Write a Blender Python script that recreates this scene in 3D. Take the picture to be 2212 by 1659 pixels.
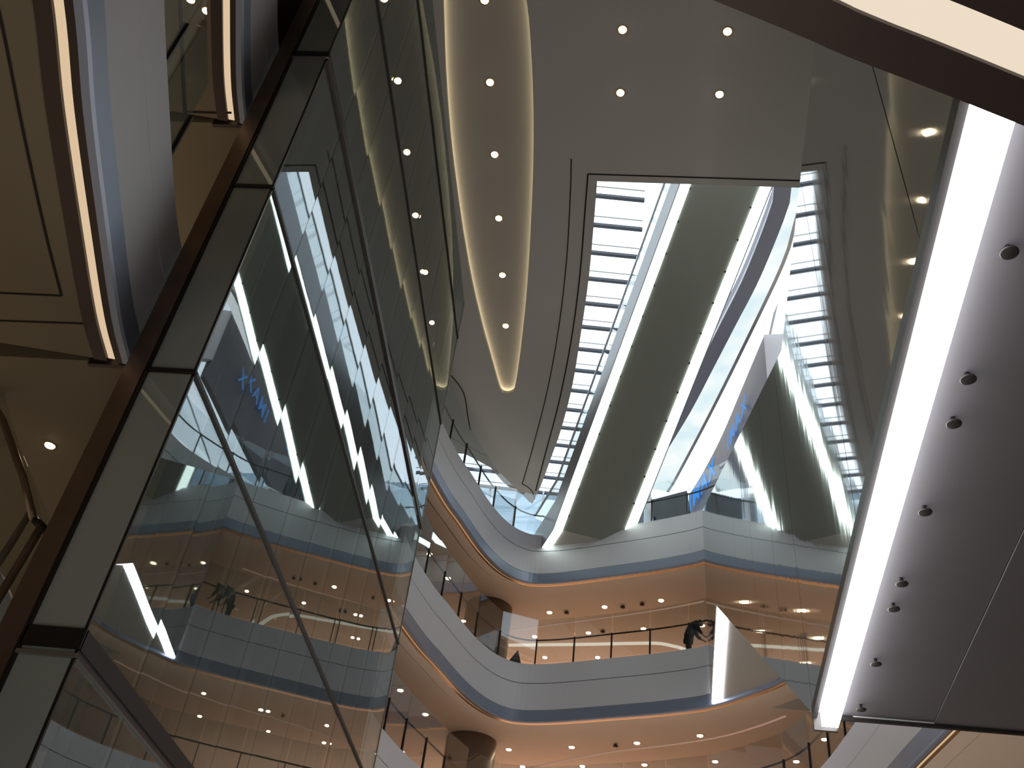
import bpy, bmesh, math, random
import numpy as np
from mathutils import Vector, Matrix, geometry
random.seed(7)
for o in list(bpy.data.objects): bpy.data.objects.remove(o)
sc = bpy.context.scene
col = sc.collection

# ------------------------------------------------------------------ camera
EYE = 1.6                       # camera height above the ground floor; all z below are relative to the eye
PP = np.array([1106.0, 829.5]); ZV = np.array([1450 - PP[0], 1640 + PP[1]]); YV = np.array([1221 - PP[0], -(2700 - PP[1])])
FPX = float(np.sqrt(-(ZV @ YV)))
Zc = np.array([ZV[0], ZV[1], -FPX]); Zc /= np.linalg.norm(Zc)
Yc = np.array([YV[0], YV[1], -FPX]); Yc /= np.linalg.norm(Yc)
Xc = np.cross(Yc, Zc)
ROT = np.array([Xc, Yc, Zc])
cd = bpy.data.cameras.new('camera'); cam = bpy.data.objects.new('camera', cd); col.objects.link(cam)
cd.sensor_fit = 'HORIZONTAL'; cd.sensor_width = 36.0; cd.lens = 36.0 * FPX / 2212.0
cd.clip_start = 0.05; cd.clip_end = 400
M4 = Matrix([list(ROT[i]) + [0] for i in range(3)] + [[0, 0, 0, 1]])
cam.matrix_world = Matrix.Translation((0, 0, EYE)) @ M4
sc.camera = cam

# ------------------------------------------------------------------ light and exposure
w = bpy.data.worlds.new('sky'); sc.world = w; w.use_nodes = True
bg = w.node_tree.nodes['Background']; bg.inputs[0].default_value = (0.88, 0.95, 1.0, 1); bg.inputs[1].default_value = 2.2
sc.view_settings.view_transform = 'Standard'; sc.view_settings.look = 'None'; sc.view_settings.gamma = 1
sc.view_settings.exposure = 0.0; sc.view_settings.use_curve_mapping = False
sc.cycles.use_denoising = True
sc.cycles.max_bounces = 9; sc.cycles.diffuse_bounces = 3; sc.cycles.glossy_bounces = 4; sc.cycles.transparent_max_bounces = 24
sc.cycles.transmission_bounces = 4
sc.cycles.caustics_reflective = False; sc.cycles.caustics_refractive = False
sc.cycles.sample_clamp_indirect = 4.0
def lamp(name, kind, loc, energy, color, size=1.0, rot=(0, 0, 0), spot=None, size_y=None):
    d = bpy.data.lights.new(name, kind); d.energy = energy; d.color = color
    if kind == 'AREA':
        d.shape = 'RECTANGLE'; d.size = size; d.size_y = size_y or size
    else:
        d.shadow_soft_size = size
    if spot: d.spot_size = math.radians(spot); d.spot_blend = 0.6
    o = bpy.data.objects.new(name, d); o.location = (loc[0], loc[1], loc[2] + EYE); o.rotation_euler = rot
    col.objects.link(o); return o
WARM = (1.0, 0.72, 0.48); NEUT = (1.0, 0.88, 0.74); COOL = (0.8, 0.9, 1.0)
# unseen fill area near the ground, added to light the atrium from below
lamp('atrium_fill', 'AREA', (-1.0, 19.0, -1.0), 800, (1.0, 0.93, 0.84), 8, (math.pi, 0, 0), size_y=16)
# upward fill areas added for bounced downlight in the galleries, one per storey
for zz, e in ((7.5, 230), (12.5, 330), (17.5, 260)):
    lamp('gallery_fill', 'AREA', (-0.5, 38.5, zz - 3.0), e, (1.0, 0.68, 0.52), 14, (math.pi, 0, 0), size_y=6)
lamp('gallery_fill', 'AREA', (-9.5, 9.0, 3.2), 120, (1.0, 0.80, 0.58), 5, (math.pi, 0, 0), size_y=16)  # added upward fill for the left galleries, no fixture there
lamp('gallery_fill', 'AREA', (-9.5, 9.0, 9.8), 150, (1.0, 0.80, 0.58), 5, (math.pi, 0, 0), size_y=16)
lamp('gallery_fill', 'AREA', (11.5, 20.0, 3.2), 26, (1.0, 0.70, 0.55), 6, (math.pi, 0, 0), size_y=14)  # added upward fill for the right gallery soffit
lamp('atrium_fill', 'AREA', (-1.5, 3.0, -1.0), 95, (1.0, 0.93, 0.84), 5, (math.pi, 0, 0), size_y=5)  # second fill, added to brighten the near left side
lamp('near_fill', 'AREA', (2.2, 0.6, -1.0), 3, WARM, 2, (math.pi, 0, 0), size_y=2)  # weak upward fill added out of view, not a real lamp

# ------------------------------------------------------------------ pixel -> world (used to read real planes off the survey)
def ray(p):
    d = np.array([p[0] - PP[0], -(p[1] - PP[1]), -FPX]); d = ROT @ d; return d / np.linalg.norm(d)
def onZ(p, h): d = ray(p); return d * h / d[2]
def onX(p, x): d = ray(p); return d * x / d[0]
def onY(p, y): d = ray(p); return d * y / d[1]

# ------------------------------------------------------------------ materials
def mat(name, base, rough=0.6, metal=0.0, spec=0.3, noise=0.0, nscale=3.0, bump=0.0, bscale=(1, 1, 1)):
    m = bpy.data.materials.new(name); m.use_nodes = True; nt = m.node_tree; b = nt.nodes['Principled BSDF']
    b.inputs['Base Color'].default_value = (*base, 1); b.inputs['Roughness'].default_value = rough
    b.inputs['Metallic'].default_value = metal; b.inputs['Specular IOR Level'].default_value = spec
    if noise > 0 or bump > 0:
        tc = nt.nodes.new('ShaderNodeTexCoord'); mp = nt.nodes.new('ShaderNodeMapping'); mp.inputs['Scale'].default_value = bscale
        n = nt.nodes.new('ShaderNodeTexNoise'); n.inputs['Scale'].default_value = nscale; n.inputs['Detail'].default_value = 4
        nt.links.new(tc.outputs['Object'], mp.inputs[0]); nt.links.new(mp.outputs[0], n.inputs['Vector'])
        if noise > 0:
            r = nt.nodes.new('ShaderNodeMix'); r.data_type = 'RGBA'
            r.inputs[6].default_value = (*[c * (1 - noise) for c in base], 1); r.inputs[7].default_value = (*[min(1, c * (1 + noise)) for c in base], 1)
            nt.links.new(n.outputs['Fac'], r.inputs[0]); nt.links.new(r.outputs[2], b.inputs['Base Color'])
        if bump > 0:
            bp = nt.nodes.new('ShaderNodeBump'); bp.inputs['Strength'].default_value = bump; bp.inputs['Distance'].default_value = 0.02
            nt.links.new(n.outputs['Fac'], bp.inputs['Height']); nt.links.new(bp.outputs[0], b.inputs['Normal'])
    return m
def emit(name, c, s):
    m = bpy.data.materials.new(name); m.use_nodes = True; nt = m.node_tree; nt.nodes.clear()
    e = nt.nodes.new('ShaderNodeEmission'); e.inputs[0].default_value = (*c, 1); e.inputs[1].default_value = s
    o = nt.nodes.new('ShaderNodeOutputMaterial'); nt.links.new(e.outputs[0], o.inputs[0]); return m
def glass(name, tint, refl, rough=0.0, fres=True, gcol=(0.9, 0.95, 1.0), bump=0.0, bscale=(1, 1, 1), body=None, bodyfac=0.0, fadd=0.45):
    m = bpy.data.materials.new(name); m.use_nodes = True; nt = m.node_tree; nt.nodes.clear()
    t = nt.nodes.new('ShaderNodeBsdfTransparent'); t.inputs[0].default_value = (*tint, 1)
    base = t
    if body:
        df = nt.nodes.new('ShaderNodeBsdfDiffuse'); df.inputs[0].default_value = (*body, 1)
        mx = nt.nodes.new('ShaderNodeMixShader'); mx.inputs[0].default_value = bodyfac
        nt.links.new(t.outputs[0], mx.inputs[1]); nt.links.new(df.outputs[0], mx.inputs[2]); base = mx
    g = nt.nodes.new('ShaderNodeBsdfGlossy'); g.inputs[0].default_value = (*gcol, 1); g.inputs['Roughness'].default_value = rough
    mix = nt.nodes.new('ShaderNodeMixShader')
    if fres:
        lw = nt.nodes.new('ShaderNodeLayerWeight'); lw.inputs['Blend'].default_value = 0.5
        mr = nt.nodes.new('ShaderNodeMapRange'); mr.inputs[3].default_value = refl; mr.inputs[4].default_value = min(1, refl + fadd)
        pw = nt.nodes.new('ShaderNodeMath'); pw.operation = 'POWER'; pw.inputs[1].default_value = 2.5
        nt.links.new(lw.outputs['Facing'], pw.inputs[0]); nt.links.new(pw.outputs[0], mr.inputs[0]); nt.links.new(mr.outputs[0], mix.inputs[0])
    else: mix.inputs[0].default_value = refl
    if bump > 0:
        tc = nt.nodes.new('ShaderNodeTexCoord'); mp = nt.nodes.new('ShaderNodeMapping'); mp.inputs['Scale'].default_value = bscale
        n = nt.nodes.new('ShaderNodeTexNoise'); n.inputs['Scale'].default_value = 1.0; n.inputs['Detail'].default_value = 3
        bp = nt.nodes.new('ShaderNodeBump'); bp.inputs['Strength'].default_value = bump; bp.inputs['Distance'].default_value = 0.02
        nt.links.new(tc.outputs['Object'], mp.inputs[0]); nt.links.new(mp.outputs[0], n.inputs['Vector'])
        nt.links.new(n.outputs['Fac'], bp.inputs['Height']); nt.links.new(bp.outputs[0], g.inputs['Normal'])
    o = nt.nodes.new('ShaderNodeOutputMaterial')
    nt.links.new(base.outputs[0], mix.inputs[1]); nt.links.new(g.outputs[0], mix.inputs[2]); nt.links.new(mix.outputs[0], o.inputs[0])
    return m
M = dict(
    white=mat('white_panel', (0.62, 0.62, 0.66), 0.45, noise=0.03, nscale=0.7),
    ceil=mat('ceiling_plaster', (0.46, 0.44, 0.42), 0.8, noise=0.02, nscale=0.5),
    cove=mat('cove_plaster', (0.40, 0.37, 0.33), 0.8),
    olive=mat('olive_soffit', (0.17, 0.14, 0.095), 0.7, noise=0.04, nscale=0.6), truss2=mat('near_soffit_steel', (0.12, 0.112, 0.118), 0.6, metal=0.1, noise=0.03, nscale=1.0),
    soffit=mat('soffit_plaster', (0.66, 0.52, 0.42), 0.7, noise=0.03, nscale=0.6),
    wallp=mat('wall_plaster', (0.55, 0.44, 0.36), 0.8, noise=0.04, nscale=0.8),
    floor=mat('stone_floor', (0.55, 0.48, 0.40), 0.35, noise=0.08, nscale=2.0),
    lip=mat('brushed_steel_lip', (0.26, 0.30, 0.40), 0.38, metal=0.35, noise=0.05, nscale=2.0),
    bronze=mat('dark_bronze', (0.045, 0.030, 0.026), 0.4, metal=0.3, noise=0.1, nscale=5),
    gold=mat('bronze_trim', (0.62, 0.40, 0.22), 0.25, metal=0.9, noise=0.05, nscale=2),
    groove=mat('shadow_groove', (0.02, 0.017, 0.015), 0.9),
    dark=mat('dark_metal', (0.05, 0.045, 0.042), 0.35, metal=0.6, noise=0.1, nscale=6),
    copper=mat('copper_post', (0.24, 0.17, 0.13), 0.35, metal=0.7, noise=0.35, nscale=1.5),
    black=mat('black_seam', (0.022, 0.018, 0.017), 0.5),
    steel=mat('satin_steel', (0.45, 0.44, 0.43), 0.35, metal=0.8, noise=0.05, nscale=5),
    truss=mat('soffit_steel', (0.22, 0.235, 0.21), 0.5, metal=0.1, noise=0.04, nscale=1.0),
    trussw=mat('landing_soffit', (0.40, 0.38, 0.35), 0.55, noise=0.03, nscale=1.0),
    side=mat('grey_side_cladding', (0.30, 0.32, 0.34), 0.4, metal=0.3),
    purple=mat('violet_grey_fascia', (0.26, 0.27, 0.34), 0.5),
    darkf=mat('charcoal_fascia', (0.10, 0.095, 0.12), 0.4),
    colm=mat('column_cladding', (0.24, 0.19, 0.16), 0.42, metal=0.1, noise=0.15, nscale=0.9, bscale=(6, 6, .3)),
    board=mat('dark_board', (0.10, 0.11, 0.12), 0.6, noise=0.35, nscale=2.2),
    frame=mat('skylight_frame', (0.10, 0.115, 0.14), 0.5),
    framew=mat('white_frame', (0.7, 0.74, 0.8), 0.5),
    cloth=mat('dark_cloth', (0.02, 0.02, 0.028), 0.9), skin=mat('skin', (0.5, 0.3, 0.22), 0.6), hair=mat('hair', (0.01, 0.008, 0.007), 0.6),
    trous=mat('dark_trousers', (0.03, 0.03, 0.035), 0.9),
    fin=mat('pale_glass_fin', (0.55, 0.60, 0.56), 0.7), shaftin=mat('shaft_lining', (0.16, 0.17, 0.155), 0.7, noise=0.1, nscale=0.5),
    e_lamp=emit('downlight_lens', (1.0, 0.80, 0.52), 26), e_cove=emit('warm_led', (1.0, 0.86, 0.56), 8.5),
    e_strip=emit('warm_light_strip', (1.0, 0.74, 0.48), 0.72), e_gold=emit('dim_warm_strip', (1.0, 0.62, 0.36), 0.42),
    e_line=emit('pale_light_line', (1.0, 0.84, 0.66), 0.86),
    e_white=emit('cold_white_tube', (0.86, 1.0, 0.90), 4.5), e_cold=emit('cold_blue_white_tube', (0.93, 0.95, 1.0), 14),
    e_sign=emit('blue_sign_light', (0.05, 0.32, 1.0), 1.15), e_sign2=emit('pale_blue_sign_light', (0.16, 0.42, 1.0), 0.75),
    e_mem=None,
    glassb=glass('balustrade_glass', (0.90, 0.93, 0.93), 0.05),
    glasss=glass('shaft_face_glass', (0.80, 0.85, 0.82), 0.12, gcol=(0.90, 0.96, 1.0), bump=0.03, bscale=(0.5, 0.5, 0.2), body=(0.17, 0.19, 0.17), bodyfac=0.2, fadd=0.38),
    glasst=glass('shaft_return_glass', (0.5, 0.54, 0.51), 0.07, body=(0.55, 0.60, 0.55), bodyfac=0.7),
    pane=glass('skylight_pane', (0.97, 0.985, 1.0), 0.02),
    panew=glass('far_window_pane', (0.52, 0.60, 0.66), 0.06),
    mirror=glass('mirror_cladding', (0.0, 0.0, 0.0), 0.62, rough=0.035, gcol=(0.80, 0.83, 0.84), bump=0.10, bscale=(1.6, 1.6, 0.10), body=(0.12, 0.115, 0.105), bodyfac=1.0),
)
def membrane():
    m = bpy.data.materials.new('luminous_membrane'); m.use_nodes = True; nt = m.node_tree; nt.nodes.clear()
    tc = nt.nodes.new('ShaderNodeTexCoord'); n = nt.nodes.new('ShaderNodeTexNoise'); n.inputs['Scale'].default_value = 0.55
    mx = nt.nodes.new('ShaderNodeMix'); mx.data_type = 'RGBA'; mx.inputs[6].default_value = (0.70, 0.88, 0.93, 1); mx.inputs[7].default_value = (0.95, 1.0, 1.0, 1)
    mr = nt.nodes.new('ShaderNodeMapRange'); mr.inputs[1].default_value = 0.35; mr.inputs[2].default_value = 0.6
    e = nt.nodes.new('ShaderNodeEmission'); e.inputs[1].default_value = 1.0; o = nt.nodes.new('ShaderNodeOutputMaterial')
    nt.links.new(tc.outputs['Object'], n.inputs['Vector']); nt.links.new(n.outputs['Fac'], mr.inputs[0]); nt.links.new(mr.outputs[0], mx.inputs[0])
    nt.links.new(mx.outputs[2], e.inputs[0]); nt.links.new(e.outputs[0], o.inputs[0]); return m
M['e_mem'] = membrane(); M['e_memw'] = emit('white_membrane', (0.94, 0.98, 1.0), 1.5)

# ------------------------------------------------------------------ builders
def link(o, parent=None):
    col.objects.link(o)
    if parent is not None: o.parent = parent
    return o
def mesh(name, verts, faces, m, parent=None, smooth=False):
    me = bpy.data.meshes.new(name)
    me.from_pydata([(float(v[0]), float(v[1]), float(v[2]) + (EYE if parent is None else 0)) for v in verts], [], faces); me.update()
    b = bmesh.new(); b.from_mesh(me); bmesh.ops.recalc_face_normals(b, faces=b.faces); b.to_mesh(me); b.free()
    me.materials.append(M[m] if isinstance(m, str) else m)
    if smooth:
        for p in me.polygons: p.use_smooth = True
    return link(bpy.data.objects.new(name, me), parent)
class MB:
    def __init__(s): s.v = []; s.f = []
    def add(s, v, f):
        k = len(s.v); s.v += [tuple(float(c) for c in p) for p in v]; s.f += [tuple(i + k for i in q) for q in f]; return s
    def box(s, a, b):
        (x0, y0, z0), (x1, y1, z1) = a, b
        return s.add([(x0, y0, z0), (x1, y0, z0), (x1, y1, z0), (x0, y1, z0), (x0, y0, z1), (x1, y0, z1), (x1, y1, z1), (x0, y1, z1)],
                     [(0, 3, 2, 1), (4, 5, 6, 7), (0, 1, 5, 4), (1, 2, 6, 5), (2, 3, 7, 6), (3, 0, 4, 7)])
    def bar(s, a, b, u, wu, wv):        # box from a to b, cross-section axes: u (half wu) and cross (half wv)
        a = np.array(a, float); b = np.array(b, float); d = (b - a) / np.linalg.norm(b - a); u = np.array(u, float)
        u = u - d * (u @ d); u /= np.linalg.norm(u); v = np.cross(d, u)
        P = [p + u * su * wu + v * sv * wv for p in (a, b) for su, sv in ((-1, -1), (1, -1), (1, 1), (-1, 1))]
        return s.add(P, [(0, 3, 2, 1), (4, 5, 6, 7), (0, 1, 5, 4), (1, 2, 6, 5), (2, 3, 7, 6), (3, 0, 4, 7)])
    def tube(s, pts, r, n=10):
        pts = [np.array(p, float) for p in pts]; rings = []
        up = np.array([0, 0, 1.0])
        for i, p in enumerate(pts):
            d = pts[min(i + 1, len(pts) - 1)] - pts[max(i - 1, 0)]; d /= np.linalg.norm(d)
            a = np.cross(d, up if abs(d[2]) < 0.95 else np.array([1.0, 0, 0])); a /= np.linalg.norm(a); b = np.cross(d, a)
            rings.append([p + r * (a * math.cos(t) + b * math.sin(t)) for t in [2 * math.pi * k / n for k in range(n)]])
        v = [q for rg in rings for q in rg]; f = []
        for i in range(len(pts) - 1):
            for k in range(n): f.append((i * n + k, i * n + (k + 1) % n, (i + 1) * n + (k + 1) % n, (i + 1) * n + k))
        f.append(tuple(range(n))); f.append(tuple(reversed([(len(pts) - 1) * n + k for k in range(n)])))
        return s.add(v, f)
    def prism(s, poly, d):              # 3-D polygon extruded by vector d
        n = len(poly); d = np.array(d, float); poly = [np.array(p, float) for p in poly]
        tr = geometry.tessellate_polygon([[Vector(p) for p in poly]])
        s.add(poly + [p + d for p in poly], [tuple(t) for t in tr] + [tuple(n + i for i in reversed(t)) for t in tr] + [(i, (i + 1) % n, n + (i + 1) % n, n + i) for i in range(n)])
        return s
    def lathe(s, c, prof, n=24, axis='z'):
        c = np.array(c, float); v = []; f = []
        for (r, h) in prof:
            for k in range(n):
                t = 2 * math.pi * k / n; v.append(c + np.array([r * math.cos(t), r * math.sin(t), h]))
        for i in range(len(prof) - 1):
            for k in range(n): f.append((i * n + k, i * n + (k + 1) % n, (i + 1) * n + (k + 1) % n, (i + 1) * n + k))
        f.append(tuple(range(n))); f.append(tuple((len(prof) - 1) * n + k for k in reversed(range(n))))
        return s.add(v, f)
    def build(s, name, m, parent=None, smooth=False):
        if parent is not None:
            o = parent.location; s.v = [(x - o[0], y - o[1], z + EYE - o[2]) for x, y, z in s.v]
        return mesh(name, s.v, s.f, m, parent, smooth)
def tag(o, label=None, cat=None, group=None, kind=None):
    if label: o['label'] = label
    if cat: o['category'] = cat
    if group: o['group'] = group
    if kind: o['kind'] = kind
    return o
def thing(name, loc, label, cat, group=None):
    e = bpy.data.objects.new(name, None); e.location = (loc[0], loc[1], loc[2] + EYE); e.empty_display_size = 0.3
    col.objects.link(e); return tag(e, label, cat, group)
def sub(part, mb, name, m, smooth=False):  # a part of a part (the part's own origin is its thing's origin)
    root = part.parent; ob = mb.build(name, m, root, smooth); ob.parent = part; return ob

def catmull(pts, k=6):
    P = [np.array(p, float) for p in pts]; P = [2 * P[0] - P[1]] + P + [2 * P[-1] - P[-2]]; out = []
    for i in range(1, len(P) - 2):
        for j in range(k):
            t = j / k; a, b, c, d = P[i - 1:i + 3]
            out.append(0.5 * ((2 * b) + (-a + c) * t + (2 * a - 5 * b + 4 * c - d) * t * t + (-a + 3 * b - 3 * c + d) * t ** 3))
    out.append(P[-2]); return out
def normals(path):
    N = []
    for i in range(len(path)):
        t = path[min(i + 1, len(path) - 1)] - path[max(i - 1, 0)]; t = t / np.linalg.norm(t); N.append(np.array([-t[1], t[0]]))
    return N
def sweep(mb, path, N, prof, z, closed=True):   # prof: (offset away from the atrium, dz)
    n = len(prof); v = []; f = []
    for p, nn in zip(path, N):
        for (o, dz) in prof: v.append((p[0] + nn[0] * o, p[1] + nn[1] * o, z + dz))
    m = n if closed else n - 1
    for i in range(len(path) - 1):
        for k in range(m): f.append((i * n + k, i * n + (k + 1) % n, (i + 1) * n + (k + 1) % n, (i + 1) * n + k))
    if closed: f.append(tuple(range(n))); f.append(tuple((len(path) - 1) * n + k for k in reversed(range(n))))
    mb.add(v, f); return mb
def rect(o0, o1, z0, z1): return [(o0, z0), (o1, z0), (o1, z1), (o0, z1)]

# ------------------------------------------------------------------ room shell
H = 22.5
def shell(name, a, b, m): return tag(MB().box(a, b).build(name, m), kind='structure')
shell('floor', (-20, -8, -1.9), (20, 47, -1.6), 'floor')
shell('wall_left', (-20.3, -8, -1.6), (-20, 47, 31), 'wallp')
shell('wall_right', (20, -8, -1.6), (20.3, 47, 31), 'wallp')
shell('wall_back', (-20, -8.3, -1.6), (20, -8, 31), 'wallp')
shell('wall_far', (-20, 46.0, -1.6), (20, 46.3, 19.4), 'wallp')

# main ceiling: solid slab ending at the light well, with the lens-shaped recess
edge_px = [(1290, 392), (1283, 480), (1272, 600), (1255, 720), (1236, 835), (1212, 928), (1190, 990), (1168, 1050), (1150, 1088)]
well = [onZ(p, H)[:2] for p in edge_px]
well[0] = np.array([well[0][0], 17.17])
tipfar = [onZ(p, H)[:2] for p in [(1143, 1084), (1126, 1066), (1105, 1056), (1085, 1040), (1060, 1010), (1030, 994), (1000, 978)]]
wellc = [well[0]] + catmull(well, 4)[1:]
outer = [(-20, -8), (20, -8), (20, 17.17)] + [tuple(p) for p in wellc] + [tuple(p) for p in tipfar] + [(-20, 29.5)]
cL = [(957, 0), (962, 150), (972, 290), (985, 400), (1000, 505), (1019, 610), (1040, 700), (1062, 780), (1077, 832)]
cR = [(1112, 838), (1120, 790), (1131, 700), (1140, 600), (1147, 480), (1152, 350), (1152, 220), (1146, 90), (1137, 0)]
cLw = [onZ(p, H)[:2] for p in cL]; cRw = [onZ(p, H)[:2] for p in cR]
tip = [onZ(p, H)[:2] for p in [(1084, 847), (1096, 851), (1107, 847)]]
near = [np.array([-2.75, 10.4]), np.array([-3.0, 9.0]), np.array([-3.45, 7.9]), np.array([-3.6, 7.75]), np.array([-3.75, 7.9]), np.array([-4.15, 9.2]), np.array([-4.42, 10.6])]
ring = catmull(cLw + tip + cRw + near + [cLw[0]], 3)[:-1]
def slab_with_hole(name, outer, hole, z0, z1, m, parent=None):
    V = [(p[0], p[1], z0) for p in outer] + [(p[0], p[1], z0) for p in hole]; n = len(V); no = len(outer); nh = len(hole)
    tr = geometry.tessellate_polygon([[Vector((p[0], p[1], 0)) for p in outer], [Vector((p[0], p[1], 0)) for p in hole]])
    F = [tuple(t) for t in tr] + [tuple(n + i for i in reversed(t)) for t in tr]
    F += [(i, (i + 1) % no, n + (i + 1) % no, n + i) for i in range(no)]
    F += [(no + i, n + no + i, n + no + (i + 1) % nh, no + (i + 1) % nh) for i in range(nh)]
    mb = MB(); mb.add(V + [(x, y, z1) for x, y, _ in V], F); return mb.build(name, m, parent)
ceil = tag(slab_with_hole('ceiling', outer, ring, H, H + 0.14, 'ceil'), kind='structure')
MBc = MB()
def offset_ring(r, d):
    out = []; n = len(r)
    c = sum(r) / n
    for i in range(n):
        t = r[(i + 1) % n] - r[i - 1]; t = t / np.linalg.norm(t); nn = np.array([t[1], -t[0]])
        if nn @ (r[i] - c) < 0: nn = -nn
        out.append(r[i] + nn * d)
    return out
big = offset_ring(ring, 0.45)
rec = thing('ceiling_recess', (-3.6, 16, H), 'glowing warm lens-shaped ceiling recess left of the light well', 'ceiling recess')
MB().prism([(p[0], p[1], H + 0.26) for p in big], (0, 0, 0.20)).build('recess_panel', 'cove', rec)
tube = offset_ring(ring, 0.12)
mb = MB(); n = len(tube)
for i in range(n):
    a, b = tube[i], tube[(i + 1) % n]
    if np.linalg.norm(b - a) > 0.02: mb.bar((a[0], a[1], H + 0.175), (b[0], b[1], H + 0.175), (0, 0, 1), 0.02, 0.02)
mb.build('led_strip', 'e_cove', rec)
mb = MB()
for i in range(n):
    a, b = big[i], big[(i + 1) % n]
    if np.linalg.norm(b - a) > 0.02: mb.bar((a[0], a[1], H + 0.27), (b[0], b[1], H + 0.27), (0, 0, 1), 0.13, 0.01)
mb.build('recess_side', 'cove', rec)
# upper slab over the rest of the ceiling void
tag(slab_with_hole('ceiling', outer, big, H + 0.47, H + 0.62, 'ceil'), kind='structure')
# shadow grooves in the ceiling
def groove_line(px, h, wdt, name='trim_1', m='groove', depth=0.012):
    P = [onZ(p, h) for p in px]; P = catmull([p[:2] for p in P], 4); mb = MB()
    sweep(mb, P, normals(P), rect(-wdt / 2, wdt / 2, -depth, 0.004), h); return tag(mb.build(name, m), kind='structure')
groove_line([(1234, 343), (1232, 420), (1224, 560), (1208, 700), (1183, 840), (1150, 970), (1128, 1045)], H, 0.035, 'trim_1')
groove_line([(1270, 376), (1264, 450), (1252, 600), (1233, 740), (1207, 870), (1178, 980), (1157, 1060)], H, 0.045, 'trim_2')
P = [(-0.95, 16.93), (3.0, 16.93), (9.0, 16.93)]; mb = MB(); P = [np.array(p) for p in P]
sweep(mb, P, normals(P), rect(-0.02, 0.02, -0.012, 0.004), H); tag(mb.build('trim_3', 'groove'), kind='structure')
groove_line([(1128, 1045), (1140, 1052), (1150, 1062), (1155, 1078)], H, 0.035, 'trim_4')
groove_line([(-40, -120), (2, 40), (50, 280), (98, 500), (133, 638)], 7.5, 0.025, 'trim_5')
groove_line([(-60, 629), (0, 632), (133, 638)], 7.5, 0.02, 'trim_5')
groove_line([(-60, 690), (0, 692), (120, 696), (205, 699)], 7.5, 0.02, 'trim_5')
groove_line([(400, 241), (470, 243), (500, 243)], 12.5, 0.03, 'trim_5')
groove_line([(965, 800), (1000, 845), (1010, 895), (1016, 930)], H, 0.035, 'trim_5')

# downlights
def downlight(name, loc, label, group, r=0.10, m='e_lamp', spot=None, e=0, ring_m='gold'):
    t = thing(name, loc, label, 'downlight', group)
    x, y, z = loc
    MB().lathe((x, y, z), [(r * 1.0, -0.002), (r * 1.28, -0.012), (r * 1.30, 0.0), (r * 1.05, 0.03)], 20).build('trim_ring', ring_m, t, True)
    MB().lathe((x, y, z - 0.016), [(r * 0.5, -0.012), (r * 0.85, -0.006), (r * 0.92, 0.0), (r * 0.9, 0.012)], 20).build('lens', m, t, True)
    if e: lamp('downlight_beam', 'SPOT', (x, y, z - 0.1), e, WARM, 0.08, (0, 0, 0), 110)
    return t
ordn = ['nearest', 'second', 'third', 'fourth', 'fifth', 'sixth', 'seventh']
for i in range(7):
    y = H * (0.5345 + 0.1009 * (i - 1)) if i else H * 0.4336
    if i == 0: continue
    downlight('ceiling_downlight', (-3.56, y, H + 0.26), 'round warm downlight, %s of six counted down the glowing ceiling recess' % ['', 'topmost', 'second', 'third', 'fourth', 'fifth', 'last'][i], 'downlights in the lens recess', 0.10)
for (x, y, lab) in [(-0.17, 12.6, 'round ceiling downlight at the top, left one of its row'), (2.35, 12.6, 'round ceiling downlight at the top, right one of its row'),
                    (-0.15, 14.35, 'round ceiling downlight above the light well, left one of its row'), (2.36, 14.33, 'round ceiling downlight above the light well, middle one of its row'),
                    (4.83, 14.32, 'round ceiling downlight seen beside the mirrored escalator side')]:
    downlight('ceiling_downlight', (x, y, H), lab, 'downlights in the flat ceiling', 0.10)

# ------------------------------------------------------------------ gallery edges
# bands: white fascia, steel lip, bronze frame with light strip, soffit steps
def gallery(path, z, label, strip='e_gold', far=14.0, near=False, parts=True, cap=False):
    Nn = normals(path)
    t = thing('gallery_edge', (path[len(path) // 2][0], path[len(path) // 2][1], z), label, 'gallery')
    def part(name, prof, m, closed=True, smooth=False):
        mb = MB()
        for pr in (prof if isinstance(prof[0], list) else [prof]): sweep(mb, path, Nn, pr, z, closed)
        return mb.build(name, m, t, smooth)
    part('fascia', rect(0, 0.12, 0.37, 1.26), 'white'); part('fascia_upper', rect(0, 0.12, 1.285, 1.95), 'white')
    part('shadow_joint', rect(0.02, 0.10, 1.26, 1.285), 'groove')
    part('steel_lip', [(-0.012, 0.345), (0.0, 0.36), (0.10, 0.36), (0.10, -0.02), (0.02, -0.02), (-0.012, 0.0)], 'lip')
    if near:
        part('bronze_frame', [rect(0.10, 0.18, -0.02, 0.30), rect(0.29, 0.45, -0.02, 0.30)], 'bronze')
        part('light_strip', rect(0.18, 0.29, 0.03, 0.10), strip)
        so = [rect(0.45, far, 0.0, 0.3)]
    else:
        part('bronze_frame', [rect(0.10, 0.14, -0.02, 0.30), rect(0.21, 0.28, 0.0, 0.30)], 'gold')
        part('light_strip', rect(0.14, 0.21, 0.02, 0.08), strip)
        so = [rect(0.28, 0.62, 0.0, 0.3), rect(0.70, 1.22, 0.06, 0.3), rect(1.26, far, 0.10, 0.4)]
        part('soffit_joint', [rect(0.62, 0.70, 0.10, 0.2), rect(1.22, 1.26, 0.11, 0.2)], 'groove')
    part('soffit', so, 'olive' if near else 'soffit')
    part('floor_slab', rect(0.12, far, 1.70, 1.85), 'floor')
    if cap:
        pass
    return t
lip75 = [(185, 0), (205, 250), (235, 500), (261, 690), (284, 786)]
lw = [onZ(p, 7.5)[:2] for p in lip75]
pathL = [np.array(p) for p in [(-2.6, -4.0), (-3.55, 0.0), (-4.07, 2.0)]] + [np.array([w_[0], w_[1]]) for w_ in lw]
pathL = catmull(pathL, 6)
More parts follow.
